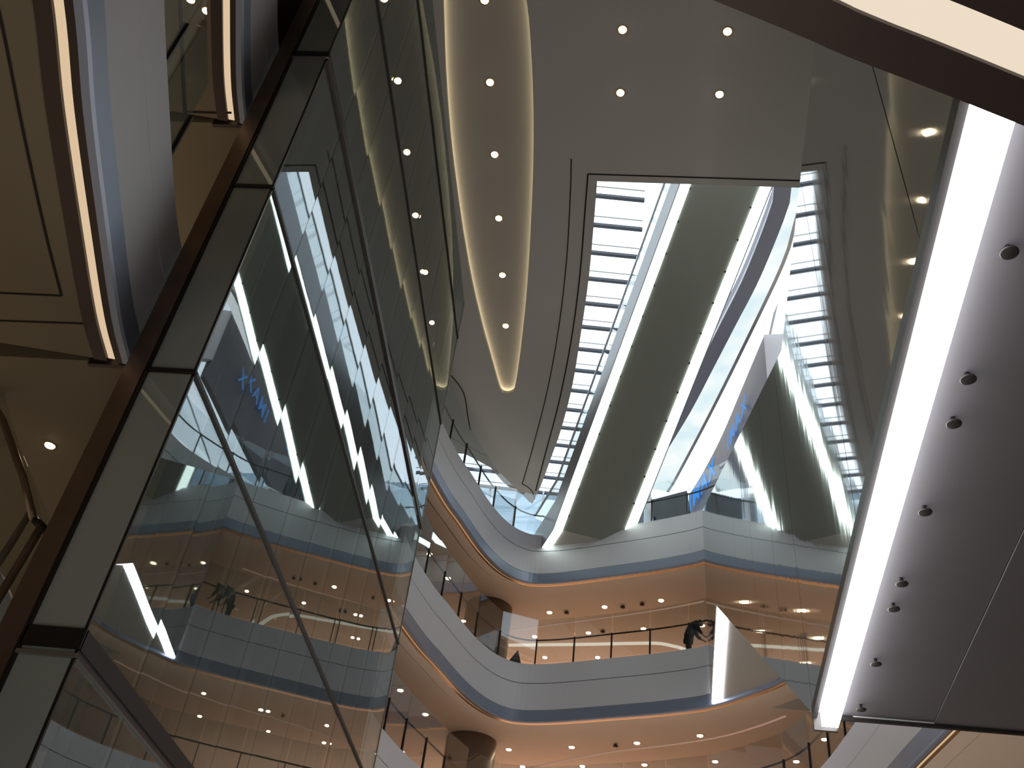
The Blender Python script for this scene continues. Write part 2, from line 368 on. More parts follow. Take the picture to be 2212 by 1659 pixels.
pathM = [np.array(p) for p in [(-5.55, 22.3), (-5.42, 23.6), (-5.29, 24.54), (-4.92, 26.1), (-4.55, 27.2), (-4.1, 28.6), (-3.75, 29.45), (-3.35, 30.15), (-2.9, 30.6), (-2.38, 30.79), (-1.6, 30.66), (-0.76, 30.37), (0.4, 29.9), (1.57, 29.42), (2.5, 28.98), (3.31, 28.5), (4.2, 27.6), (5.14, 26.3), (5.55, 24.5), (5.75, 22), (5.9, 19.3), (6.1, 17.0), (6.35, 14), (6.55, 9), (6.6, 3)]]
pathM = catmull(pathM, 4)
names = {7.5: 'lower', 12.5: 'middle', 17.5: 'upper'}
for z in (7.5, 12.5, 17.5):
    nm = names[z]
    gallery(pathL, z, {7.5: 'white gallery edge at left with long warm light strip, the lower and nearer one', 12.5: 'white gallery edge at left with short warm light strip, high beside the glass shaft', 17.5: 'gallery edge at left, above the two lit ones'}[z], 'e_strip', 13.0, True)
    gallery(pathM, z, {7.5: 'lowest curved white gallery edge, its end at bottom right', 12.5: 'curved white gallery edge below the bent-over person', 17.5: 'curved white gallery edge the big escalator lands on'}[z], 'e_gold' if z != 7.5 else 'e_strip', 13.5)
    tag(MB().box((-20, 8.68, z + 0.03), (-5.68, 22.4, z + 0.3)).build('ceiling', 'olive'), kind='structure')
    tag(MB().box((-20, 8.68, z + 1.7), (-5.68, 22.4, z + 1.85)).build('floor', 'floor'), kind='structure')
# end plates closing the left bands
for z in (7.5, 12.5):
    x, y = pathL[-1]
    tag(MB().box((x - 0.55, y, z - 0.03), (x + 0.03, y + 0.06, z + 0.3)).build('trim_6', 'bronze'), kind='structure')
# back walls of the galleries
def wallseg(a, b, z0, z1, name): tag(MB().bar((a[0], a[1], z0), (b[0], b[1], z0), (0, 0, 1), 0.01, 0.1).build(name, 'wallp'), kind='structure')

# pale light line in the soffit, and faint lines with painted glow
def soffit_line(px, h, wdt, label, m='e_line'):
    P = [onZ(p, h)[:2] for p in px]; P = catmull(P, 5); mb = MB(); sweep(mb, P, normals(P), rect(-wdt / 2, wdt / 2, -0.03, 0.02), h)
    o = mb.build('glow_line', m); tag(o, label, 'light'); return o
soffit_line([(1098, 1393), (1180, 1392), (1270, 1391), (1370, 1389), (1420, 1389), (1450, 1394), (1480, 1403), (1530, 1432)], 17.60, 0.20, 'thin curved glowing line in the soffit behind the middle balustrade')
soffit_line([(1110, 1665), (1300, 1627), (1450, 1608), (1560, 1590), (1640, 1567), (1697, 1546)], 12.60, 0.05, 'faint pale curved line in the lowest gallery ceiling', emit('faint_line_glow', (1.0, 0.6, 0.42), 0.36))
soffit_line([(1105, 1362), (1200, 1348), (1350, 1328), (1450, 1312), (1520, 1298)], 17.60, 0.05, 'faint pale curved step with painted glow in the middle gallery ceiling', emit('faint_line_glow', (1.0, 0.6, 0.42), 0.36))  # ceiling step, no lamp; its paleness is put in as emission

# gallery downlights
G1 = [((928, 1197), 'left, beside the upper leaf of the steep railing'), ((968, 1249), 'second from left, above the steep railing'), ((1187, 1323), 'front row, left of three'), ((1306, 1311), 'front row, middle of three'), ((1428, 1297), 'front row, right of three'),
      ((1155, 1375), 'middle row, first from the column'), ((1271, 1367), 'middle row, second from the column'), ((1390, 1358), 'middle row, third from the column'), ((1517, 1351), 'middle row, over the person'), ((1177, 1420), 'back row, behind glass on the left'), ((1291, 1420), 'back row, behind glass on the right')]
for p, l in G1:
    q = onZ(p, 17.60); downlight('gallery_downlight', q, 'warm downlight in middle gallery ceiling, ' + l, 'downlights of the middle gallery', 0.10, spot=1, e=40)
G2 = [((865, 1491), 'leftmost'), ((919, 1543), 'second from left'), ((1099, 1619), 'front row, beside the column'), ((1235, 1614), 'front row, second from the column'), ((1376, 1605), 'front row, third from the column'), ((1512, 1589), 'front row, fourth from the column'),
      ((1129, 1656), 'back row, first'), ((1258, 1655), 'back row, second'), ((1392, 1652), 'back row, third'), ((1545, 1645), 'back row, fourth'), ((1781, 1597), 'upper of the two at the far right'), ((1720, 1645), 'lower of the two at the far right')]
for p, l in G2:
    q = onZ(p, 12.60); downlight('gallery_downlight', q, 'warm downlight in lowest gallery ceiling, ' + l, 'downlights of the lowest gallery', 0.10, spot=1, e=40)
for p, l in [((108, 962), 'warm downlight left of the copper post'), ((268, 1120), 'warm downlight seen through the shaft glass right of the copper post')]:
    q = onZ(p, 7.53); downlight('gallery_downlight', q, l, 'downlights left of the shaft', 0.07, spot=1, e=25)
# small dark sprinkler heads between the lamps
for (p, h, l) in [((1345, 1309), 17.6, 'between front row lamps'), ((1224, 1321), 17.6, 'left of the middle front lamp'), ((1387, 1303), 17.6, 'left of the right front lamp'), ((1302, 1362), 17.6, 'larger, near the middle row'), ((1330, 1608), 12.6, 'in the lowest gallery ceiling')]:
    q = onZ(p, h); s = MB().lathe(q, [(0.03, -0.09), (0.09, -0.07), (0.09, -0.05), (0.03, -0.04), (0.03, 0.0)], 12).build('ceiling_sprinkler', 'bronze', None, True); tag(s, 'small dark ceiling fitting, ' + l, 'sprinkler', 'dark fittings in the gallery ceilings')

# columns
for (z0, z1, l) in ((14.35, 17.6, 'round brown column at left end of the middle gallery'), (9.35, 12.6, 'round brown column at the lower left of the lowest gallery')):
    t = thing('round_column', (-4.05, 33.05, z0), l, 'column')
    MB().lathe((-4.05, 33.05, z0), [(0.86, 0), (0.86, z1 - z0 - 0.02)], 40).build('shaft', 'colm', t, True)
    MB().lathe((-4.05, 33.05, z0), [(0.90, 0), (0.90, 0.12)], 40).build('base_ring', 'dark', t, True)

# balustrades
def path_at(path, s):
    acc = 0
    for a, b in zip(path[:-1], path[1:]):
        L = np.linalg.norm(b - a)
        if acc + L >= s: t = (b - a) / L; return a + t * (s - acc), t
        acc += L
    t = path[-1] - path[-2]; return path[-1], t / np.linalg.norm(t)
def balustrade(path, z, s0, s1, label, step=1.31, off=0.07, hr=0.92, hg=1.62):
    p0, _ = path_at(path, s0); t = thing('glass_balustrade', (p0[0], p0[1], z), label, 'balustrade')
    k = int((s1 - s0) / step); rail = []
    for i in range(k + 1):
        s = s0 + i * step; p, d = path_at(path, s); nn = np.array([-d[1], d[0]]); q = p + nn * off
        MB().bar((q[0], q[1], z - 0.05), (q[0], q[1], z + hr), (d[0], d[1], 0), 0.022, 0.03).build('post', 'dark', t)
        for j in range(4):
            pp, dd = path_at(path, min(s + j * step / 4, s1)); n2 = np.array([-dd[1], dd[0]]); rail.append((*(pp + n2 * (off + 0.07)), z + hr))
        if i < k:
            pb, db = path_at(path, s + step); qb = pb + np.array([-db[1], db[0]]) * off
            a = np.array([q[0], q[1]]) + (qb - q[:2]) * 0.015; b = qb - (qb - q[:2]) * 0.015
            MB().bar((a[0], a[1], z + hg / 2 + 0.04), (b[0], b[1], z + hg / 2 + 0.04), (0, 0, 1), hg / 2 - 0.02, 0.008).build('glass_panel', 'glassb', t)
    MB().tube(rail[:-3], 0.028, 8).build('handrail', 'dark', t, True)
    return t
balustrade(pathM, 19.45, 0.6, 24.0, 'glass balustrade with dark posts on the upper curved gallery')
balustrade(pathM, 14.45, 0.6, 19.3, 'glass balustrade with dark posts in front of the bent-over person')
balustrade(pathM, 9.45, 1.15, 34.0, 'glass balustrade with dark posts on the lowest gallery edge')
balustrade(pathL, 9.45, 1.0, 12.4, 'glass balustrade standing on the near left gallery edge')

# ------------------------------------------------------------------ glass shaft at left
XS = -4.80; Y0S, Y1S = 8.41, 22.1
seams = [-1.6, 0.45, 3.82, 7.18, 10.62, 14.05, 17.48, 20.9, 24.3]
npan = 10; dy = (Y1S - Y0S) / npan
sh = thing('glass_shaft', (XS, Y0S, -1.6), 'tall green-grey glass shaft with dark horizontal seams rising at left', 'glass shaft')
for k in range(len(seams) - 1):
    z0, z1 = seams[k] + 0.02, min(seams[k + 1], H) - 0.02
    if z1 <= z0: continue
    for i in range(npan):
        ya, yb = Y0S + i * dy + 0.006, Y0S + (i + 1) * dy - 0.006
        tilt = random.uniform(-0.0012, 0.0012); bulge = random.uniform(0.003, 0.0055); ln = random.uniform(-0.0015, 0.0015); ns = 8; V = []; F = []
        for side in (0.0, -0.012):
            for j in range(ns + 1):
                t = j / ns * 2 - 1; hw = (yb - ya) / 2; x = XS + tilt * t * hw + bulge * hw / 2 * (1 - t * t) + side; y = (ya + yb) / 2 + t * hw
                V += [(x, y, z0), (x + ln, y, z1)]
        for q in (0, 2 * (ns + 1)):
            for j in range(ns): F.append((q + 2 * j, q + 2 * j + 2, q + 2 * j + 3, q + 2 * j + 1))
        k4 = len(V); e2 = 2 * (ns + 1)
        rim = [V[0], V[1], V[e2 + 1], V[e2], V[2 * ns], V[2 * ns + 1], V[e2 + 2 * ns + 1], V[e2 + 2 * ns]]
        pan = MB().add(V + rim, F + [(k4, k4 + 1, k4 + 2, k4 + 3), (k4 + 4, k4 + 5, k4 + 6, k4 + 7)]).build('glass_panel', 'glasss', sh, True)
    MB().box((-5.34, Y0S - 0.02, z0), (XS - 0.02, Y0S, z1)).build('return_panel', 'glasst', sh)
for k, z in enumerate(seams[1:-1]):
    thick = k in (1, 4); hh = (0.10 if k == 1 else 0.055) if thick else 0.028
    mb = MB().box((XS - 0.02, Y0S - 0.03, z - hh), (XS + 0.03, Y1S, z + hh)); mb.build('seam_bar', 'black', sh)
    MB().box((-5.36, Y0S - 0.05, z - hh), (XS + 0.03, Y0S - 0.01, z + hh)).build('seam_bar', 'black', sh)
    if thick:
        MB().box((XS + 0.0, Y0S - 0.045, z - hh - 0.09), (XS + 0.045, Y1S, z - hh - 0.05)).build('seam_bar', 'bronze', sh)
        MB().box((-5.36, Y0S - 0.06, z - hh - 0.09), (XS + 0.04, Y0S - 0.02, z - hh - 0.05)).build('seam_bar', 'steel', sh)
MB().box((XS - 0.02, Y0S - 0.02, -1.6), (XS + 0.012, Y0S + 0.012, H - 0.02)).build('corner_bead', 'dark', sh)
MB().box((XS - 0.03, Y1S - 0.012, -1.6), (XS + 0.01, Y1S + 0.012, H - 0.02)).build('corner_bead', 'steel', sh)
for i in range(1, npan):
    y = Y0S + i * dy
    MB().box((XS - 0.40, y - 0.02, -1.6), (XS - 0.06, y + 0.02, H - 0.02)).build('fin', 'shaftin' if i % 2 else 'dark', sh)
for i in range(npan):
    y = Y0S + i * dy + dy * 0.5
    MB().box((-5.62, y - 0.12, -1.6), (-5.5, y + 0.12, H - 0.02)).build('inner_mullion', 'shaftin' if i % 3 else 'fin', sh)
MB().box((-5.36, 9.6, -1.6), (-5.33, Y1S, H - 0.02)).build('lining', 'shaftin', sh)
for i in range(17):
    y = 9.9 + i * 0.72
    MB().box((-5.32, y, -1.6), (-5.30, y + (0.14 if i % 3 else 0.10), H - 0.02)).build('lining_stripe', 'fin' if i % 3 else 'dark', sh)
for (z0, z1) in ((4.5, 6.9), (7.3, 10.5), (10.8, 13.9), (14.2, 22.4)):
    MB().box((-5.30, Y0S + 0.30, z0), (-5.0, Y0S + 0.34, z1)).build('inner_panel', 'shaftin', sh)
post = thing('copper_post', (-5.49, Y0S, -1.6), 'reddish metal corner post left of the glass shaft', 'post')
MB().box((-5.62, Y0S - 0.07, -1.6), (-5.38, Y0S + 0.12, H - 0.01)).build('post', 'copper', post)
MB().box((-5.375, Y0S - 0.05, -1.6), (-5.345, Y0S + 0.10, H - 0.01)).build('edge_bead', 'dark', post)

# ------------------------------------------------------------------ big escalator landing on the upper gallery
yaw = math.radians(19); dh = np.array([math.sin(yaw), -math.cos(yaw), 0.0]); sd = np.array([math.cos(yaw), math.sin(yaw), 0.0]); UP = np.array([0, 0, 1.0])
du = dh * math.cos(math.radians(30)) + UP * math.sin(math.radians(30))
Ak = onY((1195, 1140), 29.5)
def inplane(p, a, n): r = ray(p); return r * (a @ n) / (r @ n)
Lb = inplane((1146, 1216), Ak, sd); WID = 2.80; SW = 0.34
Le = Ak + du * 17.5; Lt = Le + dh * 3
esc = thing('escalator', Lb, 'big dark escalator underside with two white light strips rising through the light well', 'escalator')
prof = [Lb, Ak, Le, Lt]
nd = np.cross(du, sd); nd = nd if nd[2] < 0 else -nd     # downwards normal
def ribbon(mb, pts, s0, s1, d0, d1):
    # strip following pts, from lateral s0 to s1, from depth d0 to d1 measured upwards
    for a, b in zip(pts[:-1], pts[1:]):
        A = [a + sd * s0 + UP * d0, a + sd * s1 + UP * d0, a + sd * s1 + UP * d1, a + sd * s0 + UP * d1]
        B = [b + sd * s0 + UP * d0, b + sd * s1 + UP * d0, b + sd * s1 + UP * d1, b + sd * s0 + UP * d1]
        mb.add(A + B, [(0, 1, 2, 3), (7, 6, 5, 4), (0, 4, 5, 1), (1, 5, 6, 2), (2, 6, 7, 3), (3, 7, 4, 0)])
    return mb
ribbon(MB(), prof[1:], SW, WID - SW, 0.0, 0.15).build('soffit', 'truss', esc)
ribbon(MB(), prof[:2], SW, WID - SW, 0.0, 0.15).build('landing_soffit', 'trussw', esc)
for s in (0.03, WID - SW): ribbon(MB(), prof, s, s + SW - 0.03, -0.06, 0.12).build('light_strip', 'e_white', esc)
for s, nme in ((-0.01, 'side_panel'), (WID, 'side_panel')): ribbon(MB(), prof, s, s + 0.03, -0.07, 1.15).build(nme, 'side', esc)
for s in (-0.015, WID + 0.015): ribbon(MB(), prof, s, s + 0.012, 1.15, 2.05).build('glass_side', 'glassb', esc)
for s in (-0.015, WID + 0.015): ribbon(MB(), prof, s - 0.03, s + 0.04, 2.05, 2.10).build('handrail', 'framew', esc)
ribbon(MB(), prof, 0.05, WID - 0.05, 0.95, 1.05).build('steps', 'dark', esc)
for j in range(15):
    for s in (SW + 0.03, WID - SW - 0.03):
        c = Ak + du * (0.6 + j * 1.08) + sd * s
        MB().bar(c + nd * 0.0, c + nd * 0.03, sd, 0.025, 0.025).build('bolt', 'dark', esc)

# ------------------------------------------------------------------ mirrored escalator at right
def XW(y, z): return 0.087 * y - 0.016 * z + 1.144
def W(y, z, o=0.0): return (XW(y, z) + o, y, z)
we = thing('escalator', (XW(8, 3.5), 8, 3.5), 'escalator with mirrored steel side and blazing white edge light, overhead at right', 'escalator')
ZB = 3.5; slope_b = 0.60
yB = [7.95, 21.9]; 
def bot(y): return ZB if y < 7.95 else min(12.58, ZB + (y - 7.95) * (12.58 - ZB) / (22.6 - 7.95))
def top(y): return 6.95 if y < 7.3 else min(19.35, 6.95 + (y - 7.3) * (19.35 - 6.95) / (28.4 - 7.3))
joints = [-3.0, 0.5, 3.0, 5.2, 7.95, 9.6, 12.0, 15.0, 18.5, 22.6, 25.5, 28.3]
for a, b in zip(joints[:-1], joints[1:]):
    ys = [a + 0.006] + [y for y in (7.3,) if a < y < b] + [b - 0.006]
    tl = random.uniform(-0.004, 0.004)
    lo = [W(y, bot(y), 0) for y in ys]; hi = [W(y, top(y), 0) for y in reversed(ys)]
    MB().prism([np.array(p) for p in lo + hi], (0.03, 0, 0)).build('mirror_panel', 'mirror', we)
def wsoff(mb, ya, yb, o0, o1, d0, d1):
    seg = [ya] + [y for y in (7.95, 22.6) if ya < y < yb] + [yb]
    for a, b in zip(seg[:-1], seg[1:]):
        A = [W(a, bot(a))] ; B = [W(b, bot(b))]
        (xa, _, za), (xb, _, zb) = A[0], B[0]
        mb.add([(xa + o0, a, za + d0), (xa + o1, a, za + d0), (xa + o1, a, za + d1), (xa + o0, a, za + d1), (xb + o0, b, zb + d0), (xb + o1, b, zb + d0), (xb + o1, b, zb + d1), (xb + o0, b, zb + d1)],
               [(0, 1, 2, 3), (7, 6, 5, 4), (0, 4, 5, 1), (1, 5, 6, 2), (2, 6, 7, 3), (3, 7, 4, 0)])
    return mb
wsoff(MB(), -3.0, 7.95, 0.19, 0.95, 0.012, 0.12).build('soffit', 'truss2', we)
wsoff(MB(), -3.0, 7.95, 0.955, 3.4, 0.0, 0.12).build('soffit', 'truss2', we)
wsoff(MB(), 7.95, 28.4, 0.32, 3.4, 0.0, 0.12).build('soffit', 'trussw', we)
wsoff(MB(), -3.0, 7.95, 0.06, 0.19, -0.10, 0.10).build('light_strip', 'e_cold', we)
wsoff(MB(), 22.0, 28.35, 0.035, 0.32, -0.035, 0.10).build('light_strip', 'e_cold', we)
wsoff(MB(), -3.0, 7.95, -0.008, 0.03, -0.03, 0.06).build('edge_angle', 'dark', we)
wsoff(MB(), -3.0, 28.4, 3.4, 3.5, 0.0, 3.4).build('side_panel', 'side', we)
wsoff(MB(), -3.0, 28.4, 0.05, 3.4, 2.3, 2.4).build('steps', 'dark', we)
MB().box((XW(7.95, 3.5) + 0.0, 7.955, 3.37), (XW(7.95, 3.5) + 0.19, 7.985, 3.52)).box((XW(7.95, 3.5) + 0.19, 7.955, 3.475), (XW(7.95, 3.5) + 3.4, 7.985, 3.52)).build('end_angle', 'dark', we)
for y in (2.96, 3.79, 4.14, 4.96, 5.78, 6.11, 6.93, 7.73):
    x = XW(y, ZB) + 0.35
    MB().lathe((x, y, ZB), [(0.034, -0.036), (0.040, -0.034), (0.040, -0.027), (0.012, -0.026), (0.012, 0.012)], 16).build('stud', 'dark', we, True)

# ------------------------------------------------------------------ near slab edge over the viewer, top right
hb = 2.5
e0, e1 = onZ((1540, 0), hb), onZ((2212, 272), hb)
dv = (e1 - e0)[:2]; dv /= np.linalg.norm(dv); a = e0[:2] - dv * 2.5; b = e1[:2] + dv * 2.5
nb_ = np.array([dv[1], -dv[0]])
mid = onZ((1830, 122), hb)[:2]
ps = [a, e0[:2], mid, e1[:2], b]; ps = catmull(ps, 5); Nb = [-q for q in normals(ps)]
ne = thing('near_slab_edge', (e0[0], e0[1], hb), 'dark slab edge close overhead with cream light band, top right corner', 'slab edge')
def bp_(name, pr, m): 
    mb = MB(); sweep(mb, ps, Nb, pr, hb); return mb.build(name, m, ne)
d1 = abs((onZ((1800, 0), hb)[:2] - e0[:2]) @ nb_); d2 = abs((onZ((2058, 0), hb)[:2] - e0[:2]) @ nb_)
bp_('bronze_frame', rect(0, d1, 0, 0.3), 'bronze'); bp_('light_band', rect(d1, d2, 0.02, 0.12), 'e_line'); bp_('soffit', rect(d2, 3.5, 0.0, 0.3), 'bronze')

# ------------------------------------------------------------------ light well: skylight, far window wall, luminous ribbon, sign
ZS = 32.0
sky = thing('window_1', (0, 30, ZS), None, None); sky['kind'] = 'structure'
mb = MB(); m2 = MB()
ys = [25.07 + i * 1.515 for i in range(-6, 15)]
for y in ys:
    MB().bar((-9, y - 0.64, ZS - 0.07), (0.95, y + 0.16, ZS - 0.07), (0, 0, 1), 0.07, 0.075).build('window_frame', 'frame', sky)
    MB().bar((-9, y - 1.08, ZS - 0.03), (0.95, y - 0.28, ZS - 0.03), (0, 0, 1), 0.02, 0.02).build('window_frame', 'steel', sky)
for x in (-9, 7, 13, 20):
    MB().box((x - 0.05, 16, ZS - 0.05), (x + 0.05, 47, ZS)).build('window_frame', 'framew', sky)
MB().box((-9, 16, ZS + 0.01), (20, 47, ZS + 0.03)).build('pane', 'pane', sky)
fw = thing('window_2', (0, 46, 20), None, None); fw['kind'] = 'structure'
MB().box((-20, 46.1, 19.4), (20, 46.12, ZS)).build('pane', 'panew', fw)
for i in range(27): MB().box((-20 + i * 1.5, 45.98, 19.4), (-19.9 + i * 1.5, 46.1, ZS)).build('window_frame', 'steel', fw)
for z in (21.5, 23.8, 26.2, 28.6): MB().box((-20, 45.96, z), (20, 46.1, z + 0.1)).build('window_frame', 'steel', fw)

ZR = 26.5
def rp(px): return [np.array([*onZ(p, ZR)[:2], ZR]) for p in px]
Lr = catmull(rp([(1672, 395), (1667, 440), (1610, 589), (1560, 690), (1510, 790), (1462, 885), (1400, 990), (1370, 1050)]), 4)
Ml = catmull(rp([(1745, 380), (1718, 480), (1692, 567), (1615, 730), (1534, 893), (1455, 1042), (1442, 1062)]), 4)
Rl = catmull(rp([(1850, 380), (1780, 480), (1710, 590), (1621, 795), (1560, 940), (1516, 1025), (1488, 1070)]), 4)
rb = thing('luminous_ceiling', (5, 25, ZR), 'pale luminous ribbon ceiling with white border, seen through the light well', 'luminous ceiling')
def strip2(A, B, z0, z1, shrinkA=0.0, shrinkB=0.0):
    mb = MB(); n = len(A)
    V = []
    for a_, b_ in zip(A, B):
        t = (b_ - a_); t[2] = 0; t /= np.linalg.norm(t); p = a_ + t * shrinkA; q = b_ - t * shrinkB
        V += [(p[0], p[1], z0), (q[0], q[1], z0), (q[0], q[1], z1), (p[0], p[1], z1)]
    F = [(0, 1, 2, 3), tuple(4 * (n - 1) + i for i in (3, 2, 1, 0))]
    for i in range(n - 1):
        for k in range(4): F.append((4 * i + k, 4 * i + (k + 1) % 4, 4 * i + 4 + (k + 1) % 4, 4 * i + 4 + k))
    return mb.add(V, F)
k = 25
def resamp(P, k):
    P = np.array(P); d = np.r_[0, np.cumsum(np.linalg.norm(np.diff(P, axis=0), axis=1))]; s = np.linspace(0, d[-1], k)
    return [np.array([np.interp(t, d, P[:, i]) for i in range(3)]) for t in s]
Lr, Ml, Rl = resamp(Lr, k), resamp(Ml, k), resamp(Rl, k)
strip2(Lr, Ml, ZR, ZR + 0.1, 0.0, 0.06).build('ribbon_panel', 'e_mem', rb)
strip2(Ml, Rl, ZR, ZR + 0.1, 0.06, 0.0).build('border_panel', 'e_memw', rb)
strip2(Ml, Rl, ZR - 0.04, ZR + 0.08, -0.06, 0).build('x', 'groove', rb) if False else None
P = [q[:2] for q in Ml]; mb = MB(); sweep(mb, P, normals(P), rect(-0.06, 0.06, -0.03, 0.05), ZR); mb.build('dividing_rail', 'steel', rb)
P = [q[:2] for q in Lr]; mb = MB(); sweep(mb, P, normals(P), rect(-0.55, 0.0, -0.06, 0.5), ZR)
vb = mb.build('curved_beam', 'purple'); tag(vb, 'violet-grey curved beam beside the luminous ribbon', 'beam')
P = [q[:2] for q in Rl]; mb = MB(); N_ = normals(P)
sgn = 1 if N_[k // 2][0] > 0 else -1
j0 = int(k * 0.42)
P2 = P[j0:]; N2 = [n_ * sgn for n_ in N_[j0:]]
fs = thing('sign_fascia', (P2[0][0], P2[0][1], ZR - 3), 'dark curved fascia carrying blue letters below the luminous ribbon', 'fascia')
mb = MB(); sweep(mb, P2, N2, rect(0.0, 0.25, -3.4, 0.0), ZR); mb.build('fascia_panel', 'darkf', fs)
mb = MB(); q0 = P2[0]; mb.bar((q0[0], q0[1], ZR - 1.3), (q0[0] + 1.5, q0[1] - 0.2, ZR - 1.3), (0, 0, 1), 1.3, 0.1).build('end_panel', 'white', fs)

def letters(txt, origin, xdir, zdir, size, depth, name, m, parent, length=None):
    c = bpy.data.curves.new('txt', 'FONT'); c.body = txt; c.space_character = 1.25; c.size = size; c.extrude = depth; c.offset = 0.004
    o = bpy.data.objects.new('txt', c); col.objects.link(o); dg = bpy.context.evaluated_depsgraph_get(); dg.update()
    me = bpy.data.meshes.new_from_object(o.evaluated_get(dg)); bpy.data.objects.remove(o)
    xd = Vector(xdir).normalized(); zd = Vector(zdir).normalized(); yd = xd.cross(zd) * -1
    R3 = Matrix((xd, zd, xd.cross(zd))).transposed().to_4x4()
    if length:
        wx = max(v.co.x for v in me.vertices); me.transform(Matrix.Diagonal((length / wx, 1, 1, 1)))
    loc = parent.location
    me.transform(Matrix.Translation(Vector((origin[0] - loc[0], origin[1] - loc[1], origin[2] + EYE - loc[2]))) @ R3)
    me.materials.clear(); me.materials.append(M[m]); ob = bpy.data.objects.new(name, me); return link(ob, parent)
# letters run along the fascia, far end first
arc = [np.array([*p, 0]) for p in P2]
def arc_pt(px, off=-0.12):
    # nearest point of the fascia under the line of sight
    r = ray(px); best = None
    for a_, b_ in zip(arc[:-1], arc[1:]):
        for t in np.linspace(0, 1, 12):
            q = a_ + (b_ - a_) * t; az = abs(math.atan2(r[0], r[1]) - math.atan2(q[0], q[1]))
            if best is None or az < best[0]: best = (az, q, a_ - b_)
    q, t = best[1], best[2]; t = t / np.linalg.norm(t); z = r[2] / math.hypot(r[0], r[1]) * math.hypot(q[0], q[1])
    nn = np.array([-t[1], t[0], 0]); nn = nn if nn[0] < 0 else -nn
    return q + nn * (-off) + np.array([0, 0, z]), t
sg = None
o1, t1 = arc_pt((1494, 1108)); o2, _ = arc_pt((1546, 1050))
sg = thing('illuminated_sign', o1, 'blue glowing block letters on the dark fascia above the upper gallery', 'sign')
letters('IMAX', o1, t1, (0, 0, 1), 1.35, 0.01, 'lettering', 'e_sign', sg, float(np.linalg.norm((o2 - o1)[:2])))
o3, t3 = arc_pt((1577, 975))
sg2 = thing('illuminated_sign', o3, 'second smaller patch of blue lights further up the dark fascia', 'sign')
letters('IMAX', o3, t3, (0, 0, 1), 1.0, 0.01, 'lettering', 'e_sign2', sg2, float(np.linalg.norm((arc_pt((1618, 880))[0] - o3)[:2])))

# kiosk board and pale posts on the upper gallery
bd = thing('display_board', (3.0, 34.0, 19.35), 'dark grey display board behind the balustrade beside the blue letters', 'board')
c = [onY(p, 33.0) for p in [(1406, 1080), (1484, 1060), (1494, 1122), (1414, 1140)]]
MB().prism(c, (0, 0.12, 0)).build('board', 'board', bd)
c2 = onY((1412, 1135), 33.0)
MB().box((c2[0], 33.0, 19.35), (c2[0] + 0.08, 33.08, c2[2] + 0.4)).build('leg', 'dark', bd)
c3 = onY((1490, 1122), 33.0)
MB().box((c3[0] - 0.08, 33.0, 19.35), (c3[0], 33.08, c3[2] + 0.4)).build('leg', 'dark', bd)
for p, l, hh in (((1385, 1095), 'pale slim post left of the display board', 1.6), ((1400, 1085), 'dark slim post directly beside the display board', 1.9)):
    q = onY(p, 33.5); o = MB().box((q[0] - 0.11, 33.4, 19.35), (q[0] + 0.11, 33.6, q[2] + 0.6)).build('slim_post', 'purple' if hh < 1.8 else 'steel'); tag(o, l, 'post')
# dark wedge-shaped bin behind the middle balustrade
q = onY((1095, 1428), 31.6)
wd = [onY(p, 31.5) for p in [(1094, 1433), (1119, 1404), (1126, 1436)]]; wd += [np.array([wd[2][0], 31.5, 14.36]), np.array([wd[0][0], 31.5, 14.36])]
tag(MB().prism(wd + [], (0, 0.5, 0)).build('wedge_planter', 'board'), 'small dark wedge-shaped box behind glass beside the column', 'planter')

# ------------------------------------------------------------------ person leaning on the middle balustrade
def skinned(name, joints, edges, m, parent, lvl=2):
    me = bpy.data.meshes.new(name); me.from_pydata([j[0] for j in joints], edges, []); ob = bpy.data.objects.new(name, me); col.objects.link(ob)
    ob.modifiers.new('s', 'SKIN'); sv = me.skin_vertices[0].data
    for i, j in enumerate(joints):
        r = j[1]; sv[i].radius = (r, r) if not isinstance(r, tuple) else r
    sv[0].use_root = True
    ob.modifiers.new('d', 'SUBSURF').levels = lvl; ob.modifiers['d'].render_levels = lvl
    dg = bpy.context.evaluated_depsgraph_get(); dg.update(); me2 = bpy.data.meshes.new_from_object(ob.evaluated_get(dg)); bpy.data.objects.remove(ob)
    for p in me2.polygons: p.use_smooth = True
    me2.materials.clear(); me2.materials.append(M[m]); me2.name = name
    return link(bpy.data.objects.new(name, me2), parent)
pq = onY((1487, 1395), 29.7)
px_, py_, pz_ = pq[0], 29.7, 14.35
per = thing('person', (px_, py_, pz_), 'person in dark clothes bending forward over the middle balustrade', 'person')
